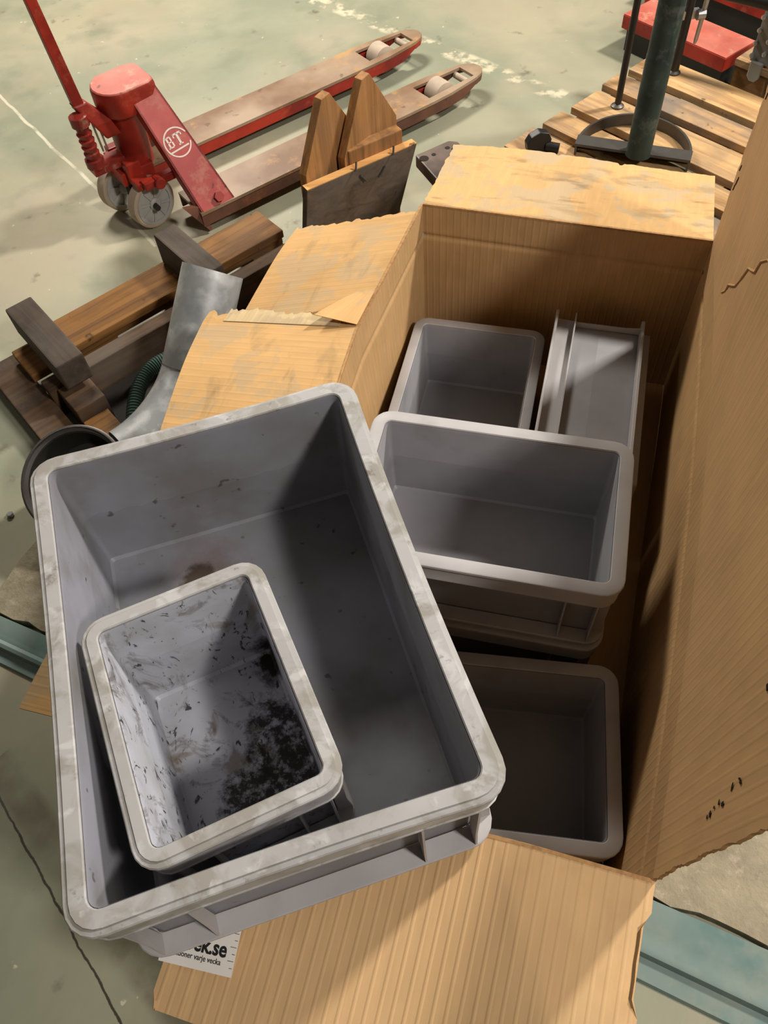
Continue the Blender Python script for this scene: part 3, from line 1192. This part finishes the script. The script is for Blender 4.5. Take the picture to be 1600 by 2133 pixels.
def steer_wheel(c, ax):
    ax = Vector(ax).normalized()
    c = Vector(c)
    w2 = 0.024
    m = MB()
    m.tube([c - ax * w2, c - ax * (w2 - 0.004), c + ax * (w2 - 0.004), c + ax * w2], [0.092, 0.0985, 0.0985, 0.092], 36, cap=False)
    m.rings([[c + q + ax * s for q in circ(ax, r)] for s, r in ((-w2, 0.092), (-w2, 0.080), (w2, 0.080), (w2, 0.092))], cap=False)
    wv = m.build('steer_wheel', M_TYRE, TRK, 40)
    m = MB()
    m.rings([[c + q + ax * s for q in circ(ax, r)] for s, r in ((-0.026, 0.084), (-0.026, 0.072), (0.026, 0.072), (0.026, 0.084))], cap=False)
    m.rings([[c + q + ax * s for q in circ(ax, r)] for s, r in ((-0.020, 0.074), (-0.016, 0.074), (0.016, 0.074), (0.020, 0.074))], cap=True)
    m.tube([c - ax * 0.034, c - ax * 0.028, c + ax * 0.028, c + ax * 0.034], [0.018, 0.026, 0.026, 0.018], 20)
    up = ax.orthogonal().normalized()
    sd = ax.cross(up)
    for k in range(8):
        a = k * math.pi / 4 + 0.3
        rr = up * math.cos(a) + sd * math.sin(a)
        tt = ax.cross(rr)
        m.prism([c + rr * 0.022 + tt * 0.004 - ax * 0.025, c + rr * 0.074 + tt * 0.006 - ax * 0.024, c + rr * 0.074 - tt * 0.006 - ax * 0.024, c + rr * 0.022 - tt * 0.004 - ax * 0.025], ax * 0.05)
    m.build('wheel_hub', M_HUB, wv, 30)


def circ(ax, r, n=36):
    up = ax.orthogonal().normalized()
    sd = ax.cross(up)
    return [up * (r * math.cos(2 * math.pi * i / n)) + sd * (r * math.sin(2 * math.pi * i / n)) for i in range(n)]


steer_wheel((-1.632, 0.208, 0.099), (-0.22, 0.97, 0))
steer_wheel((-1.674, 0.396, 0.099), (-0.22, 0.97, 0))

# ------------------------------------------------------------------ pallet on the right with the stand on it
PO = Vector((0.622, 2.890, 0))
PE = Vector((math.cos(0.661), math.sin(0.661), 0))
PB = Vector((math.sin(0.661), -math.cos(0.661), 0))
PAL = thing('wooden_pallet', 'pale wooden pallet on the floor carrying the green post stand', 'pallet', PO, math.atan2(PB.y, PB.x))
# local x along boards (PB), local y = PE direction
PZ = 0.170
bm_ = [(0.0, 0.171), (0.219, 0.337), (0.386, 0.557), (0.605, 0.723), (0.772, 0.942)]
for i, (y0, y1) in enumerate(bm_):
    m = MB()
    m.box((-0.01 + 0.008 * ((i * 7) % 3), y0, PZ - 0.030), (1.35, y1, PZ))
    m.build('deck_board', M_W_PALE if i in (1, 4, 2) else M_W_PALE2, PAL, None, 0.003)
for x0 in (0.04, 0.62, 1.2):
    m = MB()
    m.box((x0, 0.0, PZ - 0.056), (x0 + 0.12, 0.942, PZ - 0.0305))
    m.build('stringer_board', M_W_PALE2, PAL)
    for y0 in (0.0, 0.386, 0.79):
        m = MB()
        m.box((x0, y0, 0.026), (x0 + 0.14, y0 + 0.15, PZ - 0.0565))
        m.build('pallet_block', M_W_BROWN, PAL)
for y0 in (0.02, 0.40, 0.80):
    m = MB()
    m.box((0.0, y0, 0.0), (1.35, y0 + 0.11, 0.0255))
    m.build('bottom_board', M_W_PALE2, PAL)
assert abs((Matrix.Rotation(math.atan2(PB.y, PB.x), 3, 'Z') @ Vector((0, 1, 0)) - PE).length) < 1e-3

ST = thing('post_stand', 'dark green steel post on a ring base standing on the pallet', 'stand', (1.082, 2.688, PZ))
c0 = Vector((0, 0, 0))
bl, br = Vector((-0.205, 0.125, 0)), Vector((0.185, -0.055, 0))
bd = (br - bl).normalized()
bn = Vector((-bd.y, bd.x, 0))
m = MB()
mid_ = (bl + br) / 2
m.prism([bl - bn * 0.032 + K * 0.040, br - bn * 0.032 + K * 0.040, br + bn * 0.032 + K * 0.040, bl + bn * 0.032 + K * 0.040], (0, 0, 0.010))
m.prism([bl + bn * 0.022, br + bn * 0.022, br + bn * 0.027, bl + bn * 0.027], (0, 0, 0.040))
m.build('base_bar', M_STEEL, ST)
R_ = (br - bl).length / 2
m = MB()
arc = [math.pi * (i / 28) for i in range(-1, 30)]
m.rings([[mid_ + (bd * math.cos(a) + bn * math.sin(a) * 1.12) * r + K * z for r, z in ((R_, 0.002), (R_, 0.046), (R_ - 0.008, 0.046), (R_ - 0.008, 0.002))] for a in arc])
m.build('base_ring', M_STEEL, ST, 40)
m = MB()
m.tube([c0 + K * z for z in (0.045, 0.05, 0.40, 0.402, 1.30)], [0.048, 0.0455, 0.0455, 0.044, 0.044], 24)
m.build('post', M_DGREEN, ST, 40)




def rod(name, label, loc, h, r, fr_, z=PZ):
    t = thing(name, label, 'rod', (loc[0], loc[1], z))
    m = MB()
    m.tube([K * 0.004, K * h], r, 14)
    m.build('rod', M_BLACK, t, 40)
    m = MB()
    m.tube([K * 0.0, K * 0.006, K * 0.014], [fr_, fr_, r], 16)
    m.build('foot_flange', M_STEEL, t, 40)
    return t


rod('steel_rod', 'thin black steel rod standing on the pallet, left of the green post', (1.112, 3.090), 1.1, 0.0135, 0.026)
R2 = rod('steel_rod', 'thicker black steel rod standing on the far pallet board, right of the green post', (1.403, 3.299), 1.1, 0.0185, 0.027)
m = MB()
m.box((-0.055, -0.012, 0.215), (0.045, 0.018, 0.245))
m.tube([(0.030, -0.02, 0.235), (0.060, -0.02, 0.235)], 0.020, 12)
m.tube([(0.048, -0.022, 0.125), (0.050, -0.022, 0.14), (0.056, -0.022, 0.34)], [0.005, 0.008, 0.010], 10)
m.build('clamp_screw', M_BOLT, R2, 40)
# black clamp knob
KB = thing('clamp_knob', 'black plastic clamp knob lying on the near pallet board', 'knob', (0.735, 2.838, PZ), 0.15)
m = MB()
m.rings([[Vector((x, y, z)) for x, z in ((-0.045, 0.012), (0.04, 0.0), (0.048, 0.05), (0.035, 0.075), (0.0, 0.085), (-0.035, 0.070), (-0.05, 0.045))] for y in (-0.018, -0.022 + 0.008, 0.014, 0.018)])
m.build('knob_head', M_BLACK, KB, None, 0.005)
m = MB()
m.tube([(0.03, -0.01, 0.022), (0.075, -0.035, 0.018)], 0.018, 12)
m.build('knob_stem', M_BLACK, KB, 40)

# ------------------------------------------------------------------ red stand, upright and block, far right
RS = thing('red_steel_base', 'dusty red steel base frame on the floor behind the pallet', 'steel frame', (0, 0, 0))
p0, p1 = Vector((1.335, 3.86, 0)), Vector((1.80, 3.18, 0))
dd = (p1 - p0).normalized()
nn = Vector((-dd.y, dd.x, 0))
if nn.y < 0:
    nn = -nn


def beam(a, b, w0, z0, z1, name, mat, parent, bevel=0.003):
    d_ = (b - a).normalized()
    n_ = Vector((-d_.y, d_.x, 0))
    if n_.dot(nn) < 0:
        n_ = -n_
    m = MB()
    m.prism([a + K * z0, b + K * z0, b + n_ * w0 + K * z0, a + n_ * w0 + K * z0], (0, 0, z1 - z0))
    return m.build(name, mat, parent, None, bevel)


FRL = beam(p0, p0 + dd * 0.57, 0.21, 0.10, 0.157, 'frame_rail', M_RED, RS)
beam(p0 + nn * .004, p0 + nn * .004 + dd * 0.568, 0.204, 0.1575, 0.1605, 'rail_top', M_REDT, FRL, 0)
beam(p0 + nn * 0.02 + dd * 0.02, p0 + nn * 0.02 + dd * 0.56, 0.16, 0.0, 0.098, 'rail_foot', M_BLACK, RS)
beam(p0 + nn * 0.46 - dd * 0.2, p0 + nn * 0.46 + dd * 0.60, 0.20, 0.12, 0.20, 'frame_rail', M_RED, RS)
beam(p0 + nn * 0.48 - dd * 0.2, p0 + nn * 0.48 + dd * 0.59, 0.16, 0.0, 0.118, 'rail_foot', M_BLACK, RS)
beam(p0 - dd * 0.05 + nn * 0.211, p0 + dd * 0.02 + nn * 0.211, 0.247, 0.11, 0.16, 'cross_rail', M_RED, RS)

# a second pallet with a wooden collar and its steel corner hinge
P2 = thing('collared_pallet', 'corner of a pallet with a wooden collar behind the raised flap', 'pallet', (1.705, 3.395, 0), math.atan2(PB.y, PB.x))
m = MB()
m.box((0.0, 0.0, 0.124), (0.5, 0.14, 0.154))
m.build('deck_board', M_W_PALE2, P2, None, 0.003)
for x0 in (0.005, 0.345):
    m = MB()
    m.box((x0, 0.005, 0.0), (x0 + 0.15, 0.11, 0.123))
    m.build('pallet_block', M_W_BROWN, P2, None, 0.003)
m = MB()
m.box((0.075, 0.012, 0.155), (0.5, 0.034, 0.355))
m.build('collar_board', M_W_CUT, P2, None, 0.002)
UP = thing('collar_hinge', 'zinc corner hinge with rivets on the wooden collar at the right edge', 'hinge', (1.705, 3.395, 0), math.atan2(PB.y, PB.x))
m = MB()
m.box((0.062, 0.0015, 0.165), (0.148, 0.0105, 0.50))
m.build('hinge_plate', plain('galvanised_hinge', (128, 126, 122), 0.45, 0.3), UP, None, 0.002)
for i in range(6):
    for xx in (0.068, 0.120):
        m = MB()
        zz = 0.19 + i * 0.05 + (0.02 if xx > 0.1 else 0)
        m.tube([(xx, 0.002, zz), (xx, -0.010, zz), (xx, -0.013, zz)], [0.010, 0.010, 0.005], 10)
        m.build('rivet', M_BOLT, UP, 40)
m = MB()
m.rings([[Vector((x, -0.002 - 0.018 * k, z)) for x, z in ((0.078, 0.115), (0.095, 0.098), (0.118, 0.098), (0.132, 0.115), (0.132, 0.175), (0.078, 0.175))] for k in (0, 1)])
m.build('hinge_foot', M_BOLT, UP, None, 0.003)
m = MB()
m.tube([(1.35, 3.53, 0.445), (2.15, 2.82, 0.445)], 0.026, 14)
m.tube([(2.14, 2.83, 0.0), (2.14, 2.83, 0.445)], 0.024, 12)
m.box((2.08, 2.76, 0.0), (2.22, 2.90, 0.012))
tag(m.build('tube_rail', M_BLACK, None, 40), 'black steel tube rail at the top right corner, above the hinge', 'rail')

# ------------------------------------------------------------------ wooden bracket between the truck and the box
BR = thing('wooden_bracket', 'nailed wooden bracket with two pointed boards behind the torn flap', 'wooden stand', (0, 0, 0))
f0, f1 = Vector((-0.146, 2.353, 0.42)), Vector((0.239, 2.560, 0.42))
sd_ = (f1 - f0).normalized()
fn_ = Vector((-sd_.y, sd_.x, 0))
m = MB()
sh = -sd_ * 0.075
m.prism([f0, f1, f1 + sh * 2 - K * 0.42, f0 + sh - K * 0.42], fn_ * 0.030)
m.build('front_board', M_W_GREY, BR, None, 0.002)
m = MB()
m.prism([f0 + K * 0.0005, f1 + K * 0.0005, f1 + K * 0.0005 + fn_ * 0.032, f0 + K * 0.0005 + fn_ * 0.032], K * 0.003)
m.build('lit_sawn_edge', M_W_CUT, BR)  # sawn top edge, with light from above painted into its pale colour
mm_ = Vector((math.cos(math.radians(45)), math.sin(math.radians(45)), 0))
mn_ = Vector((-mm_.y, mm_.x, 0))
for off, tl in ((Vector((0.005, 0.028, 0)), 0.0), (sd_ * 0.150 + Vector((0.005, 0.03, 0)), 0.01)):
    P0 = Vector((-0.150, 2.360, 0)) + off

    def q(a, z):
        return P0 + mm_ * a + K * z
    m = MB()
    m.prism([q(-0.01, 0.02), q(0.0, 0.45), q(0.112, 0.655 + tl), q(0.150, 0.660 + tl), q(0.272, 0.466 + tl), q(0.272, 0.02)], mn_ * 0.032)
    m.build('side_board', M_W_OR, BR, None, 0.002)
# cross board and its pale end
c0_ = Vector((0.002, 2.468, 0.0))
m = MB()
m.prism([c0_ + K * 0.30, c0_ + sd_ * 0.215 + K * 0.30, c0_ + sd_ * 0.215 + K * 0.472, c0_ + K * 0.472], fn_ * 0.040)
m.build('cross_board', M_W_OR, BR, None, 0.004)
for s_, tilt, z_ in ((0.185, 0.02, 0.424), (0.335, 0.02, 0.424), (0.20, 0.03, 0.40), (0.30, -0.04, 0.395)):
    m = MB()
    a = f0 + sd_ * s_ - fn_ * 0.006
    a.z = z_
    m.tube([a - fn_ * 0.002, a + sd_ * tilt * 0.6 + K * (0.02 if z_ > .41 else -0.025) + fn_ * (0.012 if z_ > .41 else -0.006)], 0.0035, 8)
    m.build('nail', M_STEEL, BR)

# iron plate with holes behind the box
IP = thing('iron_plate_table', 'dark iron plate with drilled holes on a short leg behind the cardboard box', 'machine part', (0, 0, 0))
zp = 0.36
P = [Vector((0.232, 2.585, zp)), Vector((0.388, 2.665, zp)), Vector((0.50, 2.40, zp)), Vector((0.34, 2.31, zp))]
P[0] = Vector((0.236, 2.59, zp))
e1 = P[1] - P[0]
e2 = P[3] - P[0]


def ip(a, b, z=0):
    return P[0] + e1 * a + e2 * b + K * z


m = MB()
m.prism([ip(0, 0), ip(0.85, -0.02), ip(1, 0.06), ip(1, 1), ip(0, 1)], K * -0.045)
m.build('plate', M_PLATE, IP, None, 0.005)
for a, b, r in ((0.10, 0.12, 0.017), (0.34, 0.12, 0.008), (0.70, 0.10, 0.009), (0.78, 0.16, 0.006)):
    m = MB()
    m.tube([ip(a, b, 0.0003), ip(a, b, 0.0009)], r, 18)
    m.build('drilled_hole', M_HOLE, IP)
m = MB()
m.tube([ip(0.35, 0.55, -0.045), ip(0.35, 0.55, -0.20), ip(0.35, 0.55, -0.21), ip(0.35, 0.55, -0.36)], [0.03, 0.03, 0.045, 0.045], 14)
m.build('leg', M_BLACK, IP, 40)
m = MB()
m.box((0.14, 2.38, 0.0), (0.42, 2.60, 0.035))
m.build('foot_plate', M_STEEL, IP, None, 0.004)

# ------------------------------------------------------------------ timber cradle on the left
TC = thing('timber_cradle', 'dark weathered timber cradle on the floor left of the cardboard box', 'timber frame', (0, 0, 0))
ta, tb = Vector((-1.079, 2.155, 0)), Vector((-0.372, 2.664, 0))
td = (tb - ta).normalized()
tn = Vector((td.y, -td.x, 0))       # towards the camera


def tbox(o, s0, s1, n0, n1, z0, z1, name, mat, bevel=0.004):
    m = MB()
    m.box((s0, n0, z0), (s1, n1, z1))
    ob = m.build(name, mat, TC, None, bevel)
    mw = Matrix((td, -tn, K)).transposed().to_4x4()
    mw.translation = o
    ob.matrix_world = mw
    return ob


# local x along the planks, local y away from the camera
tbox(ta, 0.0, 0.88, -0.165, 0.0, 0.118, 0.150, 'plank', M_W_BROWN)
tbox(ta, -0.16, 0.88, -0.150, 0.005, 0.085, 0.1175, 'plank', M_W_BROWN)
for s in (0.02, 0.40, 0.74):
    tbox(ta, s, s + 0.14, -0.15, -0.01, 0.0, 0.084, 'block', M_W_BROWN)
tbox(ta, -0.15, 0.88, -0.262, -0.205, 0.0, 0.128, 'edge_plank', M_W_DARK)
tbox(ta, -0.12, 0.80, -0.62, -0.264, 0.0, 0.012, 'shade_sheet', plain('painted_shade_dark', (38, 32, 27), 0.8))  # added dark sheet, its colour stands in for shade on the floor
tbox(ta, 0.452, 0.540, -0.32, -0.01, 0.151, 0.275, 'cross_beam', M_W_DGREY, 0.006)
tbox(ta, -0.105, -0.010, -0.335, 0.03, 0.151, 0.255, 'cross_beam', M_W_DGREY, 0.006)
tbox(ta, -0.125, -0.02, -0.40, -0.27, 0.0, 0.120, 'block', M_W_DARK)
tbox(ta, -0.125, -0.035, -0.60, -0.42, 0.0, 0.085, 'block', M_W_BROWN)
tbox(ta, -0.26, -0.15, -0.63, 0.05, 0.0, 0.070, 'plank', M_W_DARK)

# ------------------------------------------------------------------ galvanised duct, collar, hose, rubble
def sp(p0, p1, p2, p3, n):
    out = []
    for i in range(n + 1):
        t = i / n
        out.append((1 - t) ** 3 * Vector(p0) + 3 * (1 - t) ** 2 * t * Vector(p1) + 3 * (1 - t) * t * t * Vector(p2) + t ** 3 * Vector(p3))
    return out


DU = thing('duct_elbow', 'galvanised sheet metal duct elbow between the timber cradle and the torn flap', 'duct', (0, 0, 0))
top = Vector((-0.440, 1.975, 0.440))
jn = Vector((-0.545, 1.790, 0.235))
dirp = (top - jn).normalized()


def hollow(path, r, name, mat, parent, th=0.002, seg=28):
    m = MB()
    R = []
    path = [Vector(p) for p in path]
    up = None
    fr_ = []
    for i, p in enumerate(path):
        t = (path[min(i + 1, len(path) - 1)] - path[max(i - 1, 0)]).normalized()
        if up is None:
            up = t.orthogonal().normalized()
        up = (up - t * up.dot(t)).normalized()
        fr_.append((p, up.copy(), t.cross(up)))

    def ring(k, rr):
        p, a, b = fr_[k]
        return [p + rr * (math.cos(q) * a + math.sin(q) * b) for q in [2 * math.pi * i / seg for i in range(seg)]]
    rr = r if isinstance(r, (list, tuple)) else [r] * len(path)
    R = [ring(k, rr[k]) for k in range(len(path))] + [ring(k, rr[k] - th) for k in reversed(range(len(path)))]
    m.rings(R, close=True)
    return m.build(name, mat, parent, 50)


hollow([top, jn - dirp * 0.01], 0.092, 'straight_duct', M_ZINC, DU)
elb = sp(jn, jn - dirp * 0.11, Vector((-0.66, 1.60, 0.140)), Vector((-0.755, 1.535, 0.140)), 12)
hollow(elb, [0.0895] * 13, 'elbow_duct', M_ZINC, DU)
m = MB()
m.tube([top - dirp * 0.07 + Vector((-0.035, -0.071, 0.02)), top - dirp * 0.07 + Vector((-0.036, -0.075, 0.021))], 0.005, 8)
m.build('rivet', M_STEEL, DU)
# big round collar
cc = Vector((-0.870, 1.410, 0.215))
cn = Vector((-0.10, -0.42, 0.90)).normalized()
CO = thing('duct_collar', 'wide round dark duct collar behind the corner of the large crate', 'duct', (0, 0, 0))
hollow([cc - cn * 0.12, cc - cn * 0.012, cc - cn * 0.008, cc, cc + cn * 0.004], [0.140, 0.148, 0.158, 0.160, 0.156], 'collar_ring', M_STEEL, CO, 0.004, 48)
m = MB()
m.rings([[cc - cn * 0.112 + q for q in circ(cn, 0.134, 40)], [cc - cn * 0.108 + q for q in circ(cn, 0.134, 40)]])
m.build('collar_bottom', M_DUCT, CO)
hollow([cc - cn * 0.106, cc - cn * 0.014], [0.1345, 0.1425], 'collar_lining', M_DUCT, CO, 0.002, 48)
# hose
HO = []
hp = sp((-0.52, 1.98, 0.06), (-0.74, 2.06, 0.11), (-0.80, 1.90, 0.07), (-0.78, 1.72, 0.045), 90)
m = MB()
m.tube(hp, [0.024 + 0.0022 * (1 if i % 2 else -1) for i in range(len(hp))], 12)
tag(m.build('corrugated_hose', M_HOSE, None, 60), 'teal corrugated hose curving behind the galvanised duct', 'hose')
# rubble bits
rr = random.Random(21)
for i in range(26):
    m = MB()
    k = rr.random()
    c = Vector((-0.66, 1.90, 0.0)).lerp(Vector((-0.83, 1.70, 0.0)), k) + Vector((rr.uniform(-.035, .035), rr.uniform(-.035, .035), 0))
    r = rr.uniform(0.008, 0.022)
    pts = []
    for ph in (0, 1, 2):
        pts.append([c + Vector((r * math.cos(a) * rr.uniform(.6, 1.1) * (1, 1.1, .5)[ph], r * math.sin(a) * rr.uniform(.6, 1.1) * (1, 1.1, .5)[ph], (0.0, r * .7, r * 1.4)[ph]))
                    for a in [2 * math.pi * q / 6 for q in range(6)]])
    m.rings(pts)
    tag(m.build('rubble_piece', M_CONC if i % 3 else M_W_PALE2), 'small piece of rubble on the floor beside the duct elbow', 'rubble', 'rubble beside the duct')

# a loose nut on the floor at the left edge
m = MB()
NC = Vector((-1.155, 1.462, 0))
m.rings([[NC + Vector((r * math.cos(a), r * math.sin(a), z)) for a in [math.pi / 3 * q for q in range(6)]] for r, z in ((0.010, 0.0), (0.011, 0.002), (0.011, 0.010), (0.009, 0.012))])
tag(m.build('steel_nut', M_BOLT), 'small shiny steel nut lying on the floor at the left edge', 'nut')
